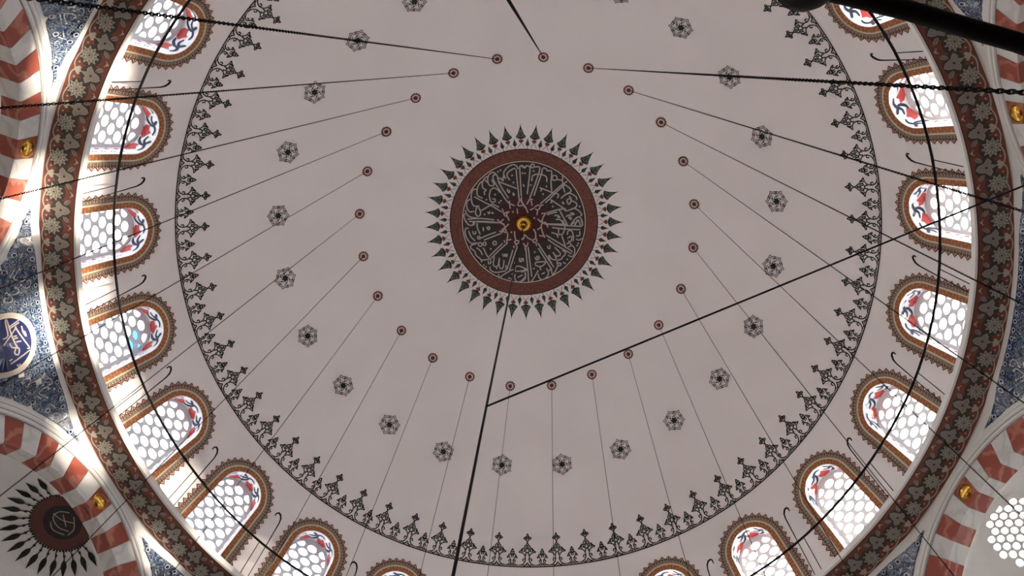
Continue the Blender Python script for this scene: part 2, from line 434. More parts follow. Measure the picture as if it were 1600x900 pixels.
LAT0 = radians(15)
V_AP = (radians(25.45) - LAT0) * RS
V_SP = V_AP - HW
V_BT = -1.18
KU = 8.1

def wmap(u, v, d=0.0):
    return S(u / KU, LAT0 + v / RS, RS + d)

def arch(off, ns=10, na=20, vb=V_BT):
    r = HW + off
    p = [(-r, vb + (V_SP - vb) * i / ns) for i in range(ns)]
    p += [(-r * cos(pi * i / na), V_SP + r * sin(pi * i / na)) for i in range(na + 1)]
    p += [(r, V_SP + (vb - V_SP) * i / ns) for i in range(1, ns + 1)]
    return p

def arch_at(s, off, ro):           # walk along the arch whose offset is ro
    L1 = V_SP - V_BT
    La = pi * (HW + ro)
    r = HW + off
    if s < L1:
        return (-r, V_BT + s)
    if s < L1 + La:
        a = (s - L1) / (HW + ro)
        return (-r * cos(a), V_SP + r * sin(a))
    return (r, V_SP - (s - L1 - La))

def arch_len(ro):
    return 2 * (V_SP - V_BT) + pi * (HW + ro)

# ------------------------------------------------------------------ dome shell
nsph = lambda p: Vector((-p[0], -p[1], ZC - p[2])).normalized()
half = BAY / 2 * KU
VT = 2.1
nb = 14
outer = [(-half + 2 * half * i / nb, -1.5) for i in range(nb)] + [(half, -1.5 + (VT + 1.5) * i / 24) for i in range(24)] + [(half - 2 * half * i / nb, VT) for i in range(nb)] + [(-half, VT - (VT + 1.5) * i / 24) for i in range(24)]
p2, tri = fill2d(outer, [arch(0)], 0.16)
shell = MB('plaster')
for k in range(24):
    a = PH + k * BAY
    ca, sa = cos(a), sin(a)
    def f(u, v):
        x, y, z = wmap(u, v)
        return (x * ca - y * sa, x * sa + y * ca, z)
    shell.tris(p2, [t[::-1] for t in tri], f)
lt = LAT0 + VT / RS
prof = ([(RS + 0.012, lt - 0.012)] + [(RS, lt + (pi / 2 - 0.0005 - lt) * i / 48) for i in range(49)])[::-1]
shell.lathe([(r * cos(l), ZC + r * sin(l)) for r, l in prof], 192)
ceiling = shell.obj('ceiling', smooth=True, normals=nsph, kind='structure', label='off-white painted plaster dome with its ring of small arched windows')

# ------------------------------------------------------------------ the crown medallion
mb = MB('char', 'maroon')
for r0, r1, mi in ((0.0, 0.72, 1), (0.72, 1.61, 0)):
    n = 72
    rings = 4
    for q in range(rings):
        a, b = r0 + (r1 - r0) * q / rings, r0 + (r1 - r0) * (q + 1) / rings
        mb.strip([(a * cos(2 * pi * i / n), a * sin(2 * pi * i / n)) for i in range(n + 1)], [(b * cos(2 * pi * i / n), b * sin(2 * pi * i / n)) for i in range(n + 1)], crown_map(0.004), mi)
disc = mb.obj('medallion_disc', ceiling, label='charcoal and maroon centre disc with grey radiating calligraphy')
mb = MB('script')
for s in CALLI:
    mb.stroke([(x / 1000, y / 1000) for x, y in s], 0.034, crown_map(0.012))
for x, y in DOTS:
    mb.disc((x / 1000, y / 1000), 0.026, crown_map(0.012), n=6)
mb.obj('calligraphy', disc, label='grey painted Arabic calligraphy with shafts meeting at the centre')
mb = MB('red', 'black', 'cream')
n = 96
for q in range(3):
    a, b = 1.61 + 0.34 * q / 3, 1.61 + 0.34 * (q + 1) / 3
    mb.strip([(a * cos(2 * pi * i / n), a * sin(2 * pi * i / n)) for i in range(n + 1)], [(b * cos(2 * pi * i / n), b * sin(2 * pi * i / n)) for i in range(n + 1)], crown_map(0.005))
for r, w, mi in ((1.62, 0.02, 2), (1.64, 0.015, 1), (1.945, 0.022, 1)):
    mb.stroke([(r * cos(2 * pi * i / n), r * sin(2 * pi * i / n)) for i in range(n)], w, crown_map(0.009), mi, closed=True, smooth=False)
mb.obj('medallion_ring', ceiling, label='dark red painted ring around the calligraphy')

def px(sts, sx, sy=None):
    return [[(x * sx, y * (sy or sx)) for x, y in s] for s in sts]

def leaf_meshes(f, base, k, eps_l):
    """one long leaf with its red bulb and crossing stems, and one small bud leaf; y counts outwards from the ring"""
    o = [(0, 660), (7, 600), (18, 545), (46, 470), (72, 400), (88, 368), (118, 335), (124, 300), (95, 275), (50, 258), (18, 248)]
    out_ = [(x * k, y * k) for x, y in o] + [(-x * k, y * k) for x, y in o[:0:-1]]
    big = MB('black', 'greygreen', 'bulbred')
    big.poly(out_, f(base, eps_l))
    g = f(base, eps_l + 0.006)
    for st in px(mirror([[(8, 500), (38, 440), (30, 400), (8, 430), (6, 480)], [(60, 420), (75, 380), (50, 340), (40, 380)], [(95, 345), (100, 310), (70, 285), (65, 320), (85, 340)], [(10, 390), (35, 350), (22, 300), (8, 330)]]), k):
        big.stroke(st, 11 * k, g, 1)
    big.poly([(x * k, y * k) for x, y in ((0, 150), (40, 172), (60, 205), (55, 232), (25, 236), (0, 250), (-25, 236), (-55, 232), (-60, 205), (-40, 172))], g, 2)
    for st in px(mirror([[(0, 165), (35, 105), (78, 40)]]), k):
        big.stroke(st, 11 * k, g, 0)
    small = MB('black', 'greygreen')
    o = [(0, 275), (18, 210), (45, 150), (50, 115), (28, 85), (10, 78)]
    small.poly([(x * k, y * k) for x, y in o] + [(-x * k, y * k) for x, y in o[:0:-1]], f(base, eps_l))
    small.stroke([(0, 85 * k), (0, 2 * k)], 14 * k, f(base, eps_l))
    for st in px(mirror([[(8, 190), (26, 145), (14, 110)]]), k):
        small.stroke(st, 9 * k, f(base, eps_l + 0.006), 1)
    return big, small

def crown_leaf(ang):
    def mk(base, eps):
        c = crown_map(eps)
        return lambda u, v: c((base + v) * cos(ang) - u * sin(ang), (base + v) * sin(ang) + u * cos(ang))
    return mk
for k in range(40):
    leaf_meshes(crown_leaf(radians(-90.4 + 9 * k)), 1.95, 0.00104, 0.006)[0].obj('leaf_finial', ceiling)
    leaf_meshes(crown_leaf(radians(-90.4 + 4.5 + 9 * k)), 1.95, 0.00104, 0.006)[1].obj('bud_leaf', ceiling)

# ------------------------------------------------------------------ rosettes where the lamp chains hang, and star flowers
f = dome_map(radians(60.75), 0.006)
mb = MB('roset', 'rosetmid')
n = 14
mb.disc((0, 0), 0.115, f, 1, 24)
g = dome_map(radians(60.75), 0.011)
ring = [((0.118 + (0.022 if i % 2 else -0.004)) * cos(pi * i / n), (0.118 + (0.022 if i % 2 else -0.004)) * sin(pi * i / n)) for i in range(2 * n)]
inn = [(0.092 * cos(pi * i / n), 0.092 * sin(pi * i / n)) for i in range(2 * n)]
mb.strip(ring + ring[:1], inn + inn[:1], g, 0)
mb.disc((0, 0), 0.050, g, 0, 14)
rmesh = mb.mesh('chain_rosette')
f = dome_map(radians(46.9), 0.006)
mb = MB('black')
for i in range(6):
    a = pi / 3 * i
    def rot(pts):
        return [(x * cos(a) - y * sin(a), x * sin(a) + y * cos(a)) for x, y in pts]
    mb.stroke(rot([(-0.12, 0.15), (-0.105, 0.205), (-0.04, 0.225), (0, 0.275), (0.04, 0.225), (0.105, 0.205), (0.12, 0.15)]), 0.016, f)
    mb.stroke(rot([(-0.12, 0.15), (-0.05, 0.175), (0.0, 0.225)]), 0.014, f)
    mb.stroke(rot([(0.12, 0.15), (0.05, 0.175), (0.0, 0.225)]), 0.014, f)
    mb.stroke(rot([(0.015, 0.05), (0.05, 0.10), (0.02, 0.165)]), 0.017, f)
    mb.stroke(rot([(0.085, 0.05), (0.06, 0.11), (0.115, 0.15)]), 0.013, f)
    mb.poly(rot([(-0.03, 0.035), (0.0, 0.105), (0.03, 0.035), (0, 0)]), f)
mb.disc((0, 0), 0.062, f, 0, 12)
smesh = mb.mesh('star_flower')
for k in range(24):
    add('chain_rosette', rmesh, ceiling, rz=PH + k * BAY)
    add('star_flower', smesh, ceiling, rz=PH + k * BAY)

# ------------------------------------------------------------------ cresting: 64 tall finials and 64 low ones
BIG = mirror([[(0, 665), (18, 620), (40, 575), (30, 540), (0, 490)], [(8, 610), (15, 575), (4, 545)], [(30, 540), (60, 548), (76, 565), (56, 588), (40, 572)], [(0, 490), (4, 470), (30, 430), (60, 395), (45, 365), (26, 335), (40, 310), (75, 300)], [(0, 430), (16, 400), (10, 362), (0, 345)],
              [(75, 300), (62, 345), (95, 368), (130, 322), (176, 285), (120, 275), (70, 245)], [(92, 350), (112, 310), (90, 285)], [(120, 330), (140, 300)], [(70, 245), (45, 200), (38, 140), (45, 110), (70, 62), (115, 30), (160, 20)], [(44, 140), (75, 155), (92, 125), (75, 100)], [(0, 290), (35, 240), (22, 215)], [(0, 75), (36, 25), (80, 0)], [(40, 300), (20, 270), (40, 240)]])
LOW = mirror([[(0, 355), (25, 300), (36, 265), (0, 240)], [(2, 300), (9, 270)], [(36, 265), (20, 230), (60, 242), (86, 200), (106, 165), (70, 180), (45, 150)], [(50, 212), (66, 190)], [(0, 240), (20, 205), (12, 175)], [(45, 150), (30, 130), (25, 100), (40, 60), (80, 30), (120, 20)], [(38, 122), (66, 115), (60, 80)], [(0, 62), (42, 8)]])
fm = dome_map(radians(30.0), 0.006)
def crest_mesh(name, sts):
    mb = MB('black')
    for st in sts:
        mb.stroke([(x * 0.001145, y * 0.00124) for x, y in st], 0.026, fm)
    return mb.mesh(name)
mB, mL = crest_mesh('cresting_finial', BIG), crest_mesh('cresting_bud', LOW)
for k in range(64):
    add('cresting_finial', mB, ceiling, rz=radians(90.35 + 5.625 * k))
    add('cresting_bud', mL, ceiling, rz=radians(90.35 + 5.625 * (k + 0.5)))
mb = MB('black', 'brown')
for lat, w, mi in ((30.18, 0.016, 0), (29.98, 0.014, 0), (29.88, 0.022, 1)):
    n = 256
    l = radians(lat)
    A = [(2 * pi * i / n, l - w / RS / 2) for i in range(n + 1)]
    B = [(2 * pi * i / n, l + w / RS / 2) for i in range(n + 1)]
    mb.strip(A, B, lambda a, b: S(a, b, RS - 0.005), mi)
mb.obj('cresting_base_line', ceiling)

# ------------------------------------------------------------------ windows
DEP = 0.50
# reveal
mb = MB('enamel')
A = arch(0, 12, 32)
for q in range(4):
    d0, d1 = DEP * q / 4, DEP * (q + 1) / 4
    for i in range(len(A) - 1):
        mb.face([wmap(*A[i], d0), wmap(*A[i + 1], d0), wmap(*A[i + 1], d1), wmap(*A[i], d1)])
mb.face([wmap(*A[0], 0), wmap(*A[-1], 0), wmap(*A[-1], DEP), wmap(*A[0], DEP)])
reveal_me = mb.mesh('window_reveal', smooth=True)
# painting on the reveal: (s along the arch, d depth)
L1, LA = V_SP - V_BT, pi * HW
def rmap(a, d):                    # a in degrees over the arch, 0 at its crown
    s = L1 + LA / 2 + radians(a) * HW
    u, v = arch_at(s, -0.006, 0.0)
    return wmap(u, v, d)
mb = MB('tulip', 'navy', 'grey')
for a in (-66, -14, 36):
    mb.poly([(a - 15, 0.31), (a - 5, 0.25), (a + 3, 0.18), (a + 8, 0.25), (a + 19, 0.25), (a + 16, 0.37), (a + 6, 0.42), (a - 10, 0.40)], rmap, 0)
    mb.stroke([(a + 6, 0.41), (a + 16, 0.46), (a + 28, 0.43)], 0.022, lambda x, y: rmap(x, y), 0)
def rstroke(pts, w):               # width in metres, angle axis scaled
    k = degrees(1 / HW)
    mb.stroke([(x / k, y) for x, y in pts], w, lambda x, y: rmap(x * k, y), 1)
for a in (-42, 10, 66):
    rs_ = lambda pts, w: rstroke([(x, y) for x, y in pts], w)
    k_ = degrees(1 / HW)
    def fat(pts):
        mb.stroke([(x / k_, y) for x, y in pts], 0.062, lambda x, y: rmap(x * k_, y), 1, taper=True)
    fat([(a - 24, 0.12), (a - 12, 0.09), (a, 0.14), (a + 9, 0.22), (a + 22, 0.19)])
    fat([(a - 2, 0.10), (a - 3, 0.22), (a + 4, 0.33), (a + 14, 0.36)])
    fat([(a - 2, 0.15), (a + 8, 0.10), (a + 14, 0.05)])
rstroke([(-80, 0.42), (-60, 0.46), (-40, 0.42), (-20, 0.46), (0, 0.43), (20, 0.46), (40, 0.43), (60, 0.40), (78, 0.30)], 0.012)
for sd_ in (-1, 1):
    for j in range(5):
        s = L1 + LA / 2 + sd_ * (LA / 2 + 0.12 + 0.22 * j)
        k = degrees(1 / HW)
        a = (s - L1 - LA / 2) * k
        rstroke([(a - 5, 0.12), (a, 0.17), (a + 5, 0.13), (a + 9, 0.17)], 0.016)
        mb.poly([(a - 7, 0.30), (a, 0.27), (a + 6, 0.31), (a, 0.35)], rmap, 0)
rpaint_me = mb.mesh('reveal_painting')
# orange border of painted bricks
mb = MB('orange', 'orange2', 'seam')
ro = 0.06
Ls = arch_len(ro)
nc = 78
for i in range(nc):
    s0, s1 = Ls * i / nc, Ls * (i + 1) / nc
    o0, o1, om = 0.008, 0.12, 0.064
    for a, b, sh in ((o0, om, 0), (om, o1, 1)):
        P = [arch_at(s0, a, ro), arch_at(s1, a, ro), arch_at(s1, b, ro), arch_at(s0, b, ro)]
        mb.face([wmap(*p, -0.006) for p in P], (i + sh) % 2)
    P = [arch_at(s0 - 0.006, o0, ro), arch_at(s0 + 0.006, o0, ro), arch_at(s0 + 0.006, o1, ro), arch_at(s0 - 0.006, o1, ro)]
    mb.face([wmap(*p, -0.010) for p in P], 2)
orange_me = mb.mesh('orange_border')
# lace border with its toothed edge
mb = MB('lace', 'brown', 'tooth', 'toothfill', 'cream')
N = 60
ro = 0.25
Ls = arch_len(ro)
def lm(s, o, e=0.006):
    return wmap(*arch_at(min(max(s, 0), Ls), o, ro), -e)
for i in range(120):
    s0, s1 = Ls * i / 120, Ls * (i + 1) / 120
    mb.face([lm(s0, 0.125), lm(s1, 0.125), lm(s1, 0.155), lm(s0, 0.155)], 4)
    mb.face([lm(s0, 0.158), lm(s1, 0.158), lm(s1, 0.255), lm(s0, 0.255)], 0)
    mb.face([lm(s0, 0.155, 0.009), lm(s1, 0.155, 0.009), lm(s1, 0.165, 0.009), lm(s0, 0.165, 0.009)], 1)
nt_ = 44
for i in range(nt_):
    c = Ls * (i + 0.5) / nt_
    h = Ls / nt_ / 2
    mb.face([lm(c - h, 0.235, 0.008), lm(c + h, 0.235, 0.008), lm(c + h, 0.262, 0.008), lm(c, 0.338, 0.008), lm(c - h, 0.262, 0.008)], 2)
    q = 0.60
    mb.face([lm(c - h * q, 0.238, 0.011), lm(c + h * q, 0.238, 0.011), lm(c + h * q, 0.262, 0.011), lm(c, 0.308, 0.011), lm(c - h * q, 0.262, 0.011)], 3)
    mb.face([lm(c - h * 0.28, 0.246, 0.014), lm(c, 0.236, 0.014), lm(c + h * 0.28, 0.246, 0.014), lm(c, 0.288, 0.014)], 2)
    mm = lambda s, o: lm(c + s, o, 0.012)
    mb.stroke([(-h * 0.85, 0.175), (-h * 0.75, 0.225), (-h * 0.2, 0.236), (0, 0.205), (h * 0.2, 0.236), (h * 0.75, 0.225), (h * 0.85, 0.175)], 0.014, mm, 1)
    mb.stroke([(-h * 0.4, 0.178), (0, 0.196), (h * 0.4, 0.178)], 0.011, mm, 1)
lace_me = mb.mesh('lace_border')
# pierced plaster lattice and its panes
def clampin(p, off):
    u, v = p
    r = HW + off
    if v > V_SP:
        d = hypot(u, v - V_SP)
        if d > r:
            u, v = u / d * r, V_SP + (v - V_SP) / d * r
    else:
        u = max(-r, min(r, u))
    return (u, max(v, V_BT + 0.03))
holes = []
PU, PV, HU, HV = 0.150, 0.338, 0.113, 0.079
for i in range(-3, 4):
    for j in range(-2, 11):
        cu = i * PU
        cv = V_AP - 0.20 - (j + 0.5 * (i % 2)) * PV
        if cv < V_BT + 0.05:
            continue
        raw = [(cu + HU * cos(2 * pi * t / 14), cv + HV * sin(2 * pi * t / 14)) for t in range(14)]
        cl = [clampin(p, -0.06) for p in raw]
        ded = [cl[0]]
        for p in cl[1:]:
            if hypot(p[0] - ded[-1][0], p[1] - ded[-1][1]) > 0.004:
                ded.append(p)
        if hypot(ded[0][0] - ded[-1][0], ded[0][1] - ded[-1][1]) < 0.004:
            ded.pop()
        ar = abs(sum(ded[a][0] * ded[(a + 1) % len(ded)][1] - ded[(a + 1) % len(ded)][0] * ded[a][1] for a in range(len(ded)))) / 2
        if len(ded) >= 4 and ar > 0.003:
            holes.append(ded)
lo = arch(0.01, 8, 20)
pp, tri = fill2d(lo, holes)
mb = MB('lattice')
D0, D1 = 0.43, 0.50
mb.tris(pp, tri, lambda u, v: wmap(u, v, D0))
mb.tris(pp, tri, lambda u, v: wmap(u, v, D1))
for h in holes:
    for i in range(len(h)):
        a, b = h[i], h[(i + 1) % len(h)]
        mb.face([wmap(*a, D0), wmap(*b, D0), wmap(*b, D1), wmap(*a, D1)])
lattice_me = mb.mesh('lattice')
pane_me = []
for h in holes:
    mb = MB('glass')
    mb.face([wmap(*p, 0.465) for p in h])
    pane_me.append(mb.mesh('pane'))
blue_idx = [i for i, h in enumerate(holes) if 0.95 < sum(p[1] for p in h) / len(h) < 1.25][:3]
def clock(az):                     # where a thing stands in the picture, as on a clock face
    h = round(((degrees(az) + 90) % 360) / 30 * 2) / 2
    names = {0: 'twelve', 1: 'one', 2: 'two', 3: 'three', 4: 'four', 5: 'five', 6: 'six', 7: 'seven', 8: 'eight', 9: 'nine', 10: 'ten', 11: 'eleven'}
    b = names[int(h) % 12]
    return ('half past ' + b if h % 1 else b + " o'clock")
for k in range(24):
    az = PH + k * BAY
    w = add('window_%d' % (k + 1), reveal_me, rz=az, kind='structure', label="arched dome window at %s with pierced plaster lattice and painted reveal" % clock(az))
    add('reveal_painting', rpaint_me, w, label='red tulips and navy scrolls painted on the white reveal')
    add('orange_border', orange_me, w, label='orange painted brick border')
    add('lace_border', lace_me, w, label='brown lace border with toothed edge')
    add('lattice', lattice_me, w, label='pale plaster lattice with round holes')
    dz = degrees(az) % 360
    if not (232 < dz < 302):
        for i, pm in enumerate(pane_me):
            add('pane', pm, w)
for o in [c for c in bpy.data.objects if c.name.startswith('window_')]:
    if abs(degrees(o.rotation_euler.z) % 360 - 171.9) < 1:
        for i, c in enumerate([c for c in o.children if c.name.startswith('pane')]):
            if i in blue_idx:
                me = c.data.copy()
                me.materials[0] = M['blueglass']
                c.data = me
                c['label'] = 'blue tinted pane'

# ------------------------------------------------------------------ cornice with the red floral band under it
RC = 7.60
mb = MB('white', 'brown')
mb.lathe([(8.60, 13.43), (7.66, 13.43), (7.60, 13.41), (7.60, 13.275), (7.625, 13.26), (7.65, 13.255), (8.22, 13.20), (8.24, 13.0)], 192, mis=[0, 0, 0, 0, 0, 0, 0])
cornice = mb.obj('trim_1', smooth=False, kind='structure', label='projecting cornice with a white edge and a red floral band beneath')
def bz(r):
    return 13.255 - (r - 7.65) * (0.055 / 0.57)
def bmap(eps):
    def f(u, w):
        r = 7.65 + w
        return (r * cos(u / 8.0), r * sin(u / 8.0), bz(r) - eps)
    return f
mb = MB('bandred', 'brown')
n = 192
for w0, w1, mi in ((-0.02, -0.008, 1), (-0.008, 0.26, 0), (0.26, 0.54, 0)):
    mb.strip([(2 * pi * i / n * 8.0, w0) for i in range(n + 1)], [(2 * pi * i / n * 8.0, w1) for i in range(n + 1)], bmap(0.004), mi)
mb.obj('painted_band', cornice, label='red ground of the floral band')
NF = 84
U = 2 * pi * 8.0 / NF
hu = U / 2
W0 = 0.33
fl = MB('petal', 'petalrim', 'bandchar')
fl.disc((0, W0 - 0.02), 0.185, bmap(0.006), 2, 18, ry=0.165)
for i in range(10):
    a = 2 * pi * i / 10
    def rt(x, y):
        return (x * cos(a) - y * sin(a), W0 + x * sin(a) + y * cos(a))
    P = [rt(x, y) for x, y in ((-0.020, 0.045), (-0.031, 0.085), (-0.014, 0.115), (0, 0.15), (0.014, 0.115), (0.031, 0.085), (0.020, 0.045))]
    fl.poly(P, bmap(0.009), 0)
    fl.stroke(P, 0.010, bmap(0.012), 1)
fl.disc((0, W0), 0.066, bmap(0.013), 1, 12)
fl.disc((0, W0), 0.056, bmap(0.016), 0, 12)
fl.stroke([(0.032 * cos(2 * pi * i / 8), W0 + 0.032 * sin(2 * pi * i / 8)) for i in range(8)], 0.009, bmap(0.019), 1, closed=True)
fl.disc((0, W0), 0.013, bmap(0.019), 2, 6)
fl_me = fl.mesh('band_flower')
sc = MB('petalrim')
sc.stroke([(-hu, 0.445), (-hu + 0.06, 0.485), (-hu + 0.14, 0.495), (-0.06, 0.475), (0, 0.445)], 0.020, bmap(0.009))
sc.stroke([(hu, 0.445), (hu - 0.06, 0.485), (hu - 0.14, 0.495), (0.06, 0.475), (0, 0.445)], 0.020, bmap(0.009))
for sx in (-1, 1):
    sc.disc((sx * 0.17, 0.43), 0.016, bmap(0.009), 0, 6)
sc.poly([(hu - 0.075, 0.40), (hu - 0.05, 0.365), (hu - 0.025, 0.385), (hu, 0.345), (hu + 0.025, 0.385), (hu + 0.05, 0.365), (hu + 0.075, 0.40), (hu + 0.03, 0.45), (hu, 0.475), (hu - 0.03, 0.45)], bmap(0.010))
sc.stroke([(-0.05, 0.07), (0, 0.035), (0.05, 0.07)], 0.012, bmap(0.009))
sc.disc((0, 0.035), 0.022, bmap(0.010), 0, 6)
sc_me = sc.mesh('band_scallop')
pm = MB('palm', 'petalrim', 'bandchar')
pm.disc((hu, 0.20), 0.175, bmap(0.005), 2, 16, ry=0.17)
pl = [(0, 0.36), (0.022, 0.30), (0.035, 0.27), (0.085, 0.285), (0.15, 0.245), (0.11, 0.205), (0.075, 0.175), (0.07, 0.14), (0.05, 0.085), (0, 0.045)]
pl = [(hu + x, y) for x, y in pl] + [(hu - x, y) for x, y in pl[-2:0:-1]]
pm.poly(pl, bmap(0.008), 0)
pm.stroke(pl, 0.007, bmap(0.011), 1, closed=True, smooth=False)
for sx in (-1, 1):
    lf = [(hu + sx * x, y) for x, y in ((0.10, 0.16), (0.15, 0.155), (0.20, 0.11), (0.20, 0.05), (0.15, 0.06), (0.11, 0.10))]
    pm.poly(lf, bmap(0.010), 0)
    pm.stroke([(hu + sx * 0.105, 0.15), (hu + sx * 0.195, 0.06)], 0.008, bmap(0.013), 2)
pm.disc((hu, 0.20), 0.022, bmap(0.012), 2, 6)
pm_me = pm.mesh('band_palmette')
for k in range(NF):
    a = radians(-168.63 + 360 / NF * k)
    add('band_flower', fl_me, cornice, rz=a)
    add('band_scallop', sc_me, cornice, rz=a)
    add('band_palmette', pm_me, cornice, rz=a)

# ------------------------------------------------------------------ eight arched walls under the dome
AP, ZA, RA = 8.2, 9.88, 2.5        # face distance, arch centre height, intrados radius
RE, RMO = RA + 0.48, RA + 0.71
DS = 0.28                          # depth of the arch soffit
ZF = -1.6
CORNER = AP * tan(pi / 8)

def wallmap(t, z, d=0.0):
    az = atan(t / AP)
    ro_ = AP / cos(az)
    tt = min(1, max(0, (13.2 - z) / 2.6))
    s = tt * tt * (3 - 2 * tt)
    rp = 8.17 * (1 - s) + ro_ * s
    rho = hypot(t, max(0, z - ZA))
    q = min(1, max(0, (rho - RMO - 0.02) / 0.5))
    q = q * q * (3 - 2 * q)
    r = ro_ * (1 - q) + rp * q + d
    return (r * cos(az), r * sin(az), z)

hole = [(-RA, ZF)] + [(-RA, ZF + (ZA - ZF) * i / 6) for i in range(1, 6)] + [(-RA * cos(pi * i / 40), ZA + RA * sin(pi * i / 40)) for i in range(41)] + [(RA, ZA + (ZF - ZA) * i / 6) for i in range(1, 6)] + [(RA, ZF)]
TE = CORNER + 0.12
out_ = hole[::-1][:0]
ring_out = [(-TE, ZF)] + [(-TE, ZF + (13.2 - ZF) * i / 40) for i in range(1, 40)] + [(-TE + 2 * TE * i / 30, 13.2) for i in range(31)] + [(TE, 13.2 + (ZF - 13.2) * i / 40) for i in range(1, 40)] + [(TE, ZF)]
wall_outline = ring_out + hole[::-1]
p2w, triw = fill2d(wall_outline, [], 0.2)
mb = MB('white')
mb.tris(p2w, triw, lambda t, z: wallmap(t, z))
for a, b in zip(hole[:-1], hole[1:]):
    mb.face([(AP - 0.0, a[0], a[1]), (AP, b[0], b[1]), (AP + DS, b[0], b[1]), (AP + DS, a[0], a[1])])
wall_me = mb.mesh('arched_wall', smooth=False)
wall_me.polygons.foreach_set('use_smooth', [True] * len(p2w and wall_me.polygons))

# one arch stone, about the arch's centre; x outwards from the hall, stone at the crown
ST = pi / 25
def stone(key):
    mb = MB(key)
    g = 0.004
    P = {}
    for ri, r in enumerate((RA - 0.012, RA, RE - 0.012, RE)):
        for ai in range(5):
            a = -ST / 2 + ST * ai / 4
            P[ri, ai] = (r, a)
    def pt(x, r, a, ins=0.0):
        a = a * (1 - ins)
        return (x, r * sin(a), r * cos(a))
    na = 4
    A = [-ST / 2 + g / RA + (ST - 2 * g / RA) * i / na for i in range(na + 1)]
    for a, b in zip(A[:-1], A[1:]):
        mb.face([pt(-0.03, RA + 0.012, a), pt(-0.03, RA + 0.012, b), pt(-0.03, RE - 0.01, b), pt(-0.03, RE - 0.01, a)])
        mb.face([pt(-0.03, RA + 0.012, a), pt(-0.03, RA + 0.012, b), pt(-0.018, RA - 0.012, b), pt(-0.018, RA - 0.012, a)])
        mb.face([pt(-0.018, RA - 0.012, a), pt(-0.018, RA - 0.012, b), pt(DS, RA - 0.012, b), pt(DS, RA - 0.012, a)])
        mb.face([pt(-0.03, RE - 0.01, a), pt(-0.03, RE - 0.01, b), pt(0.0, RE, b), pt(0.0, RE, a)])
    for a in (A[0], A[-1]):
        mb.face([pt(-0.03, RA + 0.012, a), pt(-0.03, RE - 0.01, a), pt(0.0, RE, a), pt(DS, RA - 0.012, a), pt(-0.018, RA - 0.012, a)])
    return mb.mesh('arch_stone')
stone_r, stone_w = stone('redstone'), stone('whitestone')
# moulding round the arch
mb = MB('white', 'grey')
prof = [(RE, -0.03, 1), (RE + 0.018, -0.03, 0), (RE + 0.03, -0.055, 0), (RE + 0.075, -0.06, 0), (RE + 0.09, -0.045, 1), (RE + 0.112, -0.045, 0), (RE + 0.125, -0.06, 0), (RE + 0.185, -0.06, 0), (RE + 0.2, -0.04, 1), (RE + 0.215, -0.04, 0), (RE + 0.23, 0.0, 0)]
na = 60
for i in range(na):
    a0, a1 = -pi / 2 + pi * i / na, -pi / 2 + pi * (i + 1) / na
    for q in range(len(prof) - 1):
        (r0, x0, m0), (r1, x1, _) = prof[q], prof[q + 1]
        mb.face([(AP + x0, r0 * sin(a0), ZA + r0 * cos(a0)), (AP + x0, r0 * sin(a1), ZA + r0 * cos(a1)), (AP + x1, r1 * sin(a1), ZA + r1 * cos(a1)), (AP + x1, r1 * sin(a0), ZA + r1 * cos(a0))], m0)
mould_me = mb.mesh('arch_moulding')

# glazed tiles of the spandrels
TS = 0.26
RT, ZT = RMO + 0.10, 13.03
def clip(poly, nx, ny, c):         # keep nx*x+ny*y >= c
    o = []
    for i in range(len(poly)):
        a, b = poly[i - 1], poly[i]
        da, db = nx * a[0] + ny * a[1] - c, nx * b[0] + ny * b[1] - c
        if (da >= 0) != (db >= 0):
            t = da / (da - db)
            o.append((a[0] + (b[0] - a[0]) * t, a[1] + (b[1] - a[1]) * t))
        if db >= 0:
            o.append(b)
    return o
tiles = []
for sgn in (-1, 1):
    for i in range(9):
        t1 = CORNER - i * TS
        t0 = t1 - TS
        for j in range(16):
            z1 = ZT - j * TS
            z0 = z1 - TS
            g = 0.003
            P = [(t0 + g, z0 + g), (t1 - g, z0 + g), (t1 - g, z1 - g), (t0 + g, z1 - g)]
            cx, cz = (t0 + t1) / 2, (z0 + z1) / 2
            d = hypot(cx, cz - ZA)
            nx, nz = cx / d, (cz - ZA) / d
            P = clip(P, nx, nz, nx * 0 + nz * ZA + RT)
            if len(P) < 3:
                continue
            ar = abs(sum(P[a][0] * P[(a + 1) % len(P)][1] - P[(a + 1) % len(P)][0] * P[a][1] for a in range(len(P)))) / 2
            if ar < 0.004 or z0 < ZA:
                continue
            P = [(sgn * x, z) for x, z in P]
            tl = MB('tile')
            jit = random.uniform(-0.0015, 0.0015)
            ctr = (sum(p[0] for p in P) / len(P), sum(p[1] for p in P) / len(P))
            ins = [(ctr[0] + (x - ctr[0]) * 0.965, ctr[1] + (z - ctr[1]) * 0.965) for x, z in P]
            tl.face([wallmap(x, z, -0.03 + jit) for x, z in ins])
            for a in range(len(P)):
                b = (a + 1) % len(P)
                tl.face([wallmap(*ins[a], -0.03 + jit), wallmap(*ins[b], -0.03 + jit), wallmap(*P[b], -0.026), wallmap(*P[a], -0.026)])
                tl.face([wallmap(*P[a], -0.026), wallmap(*P[b], -0.026), wallmap(*P[b], 0.004), wallmap(*P[a], 0.004)])
            tiles.append(tl.mesh('wall_tile'))
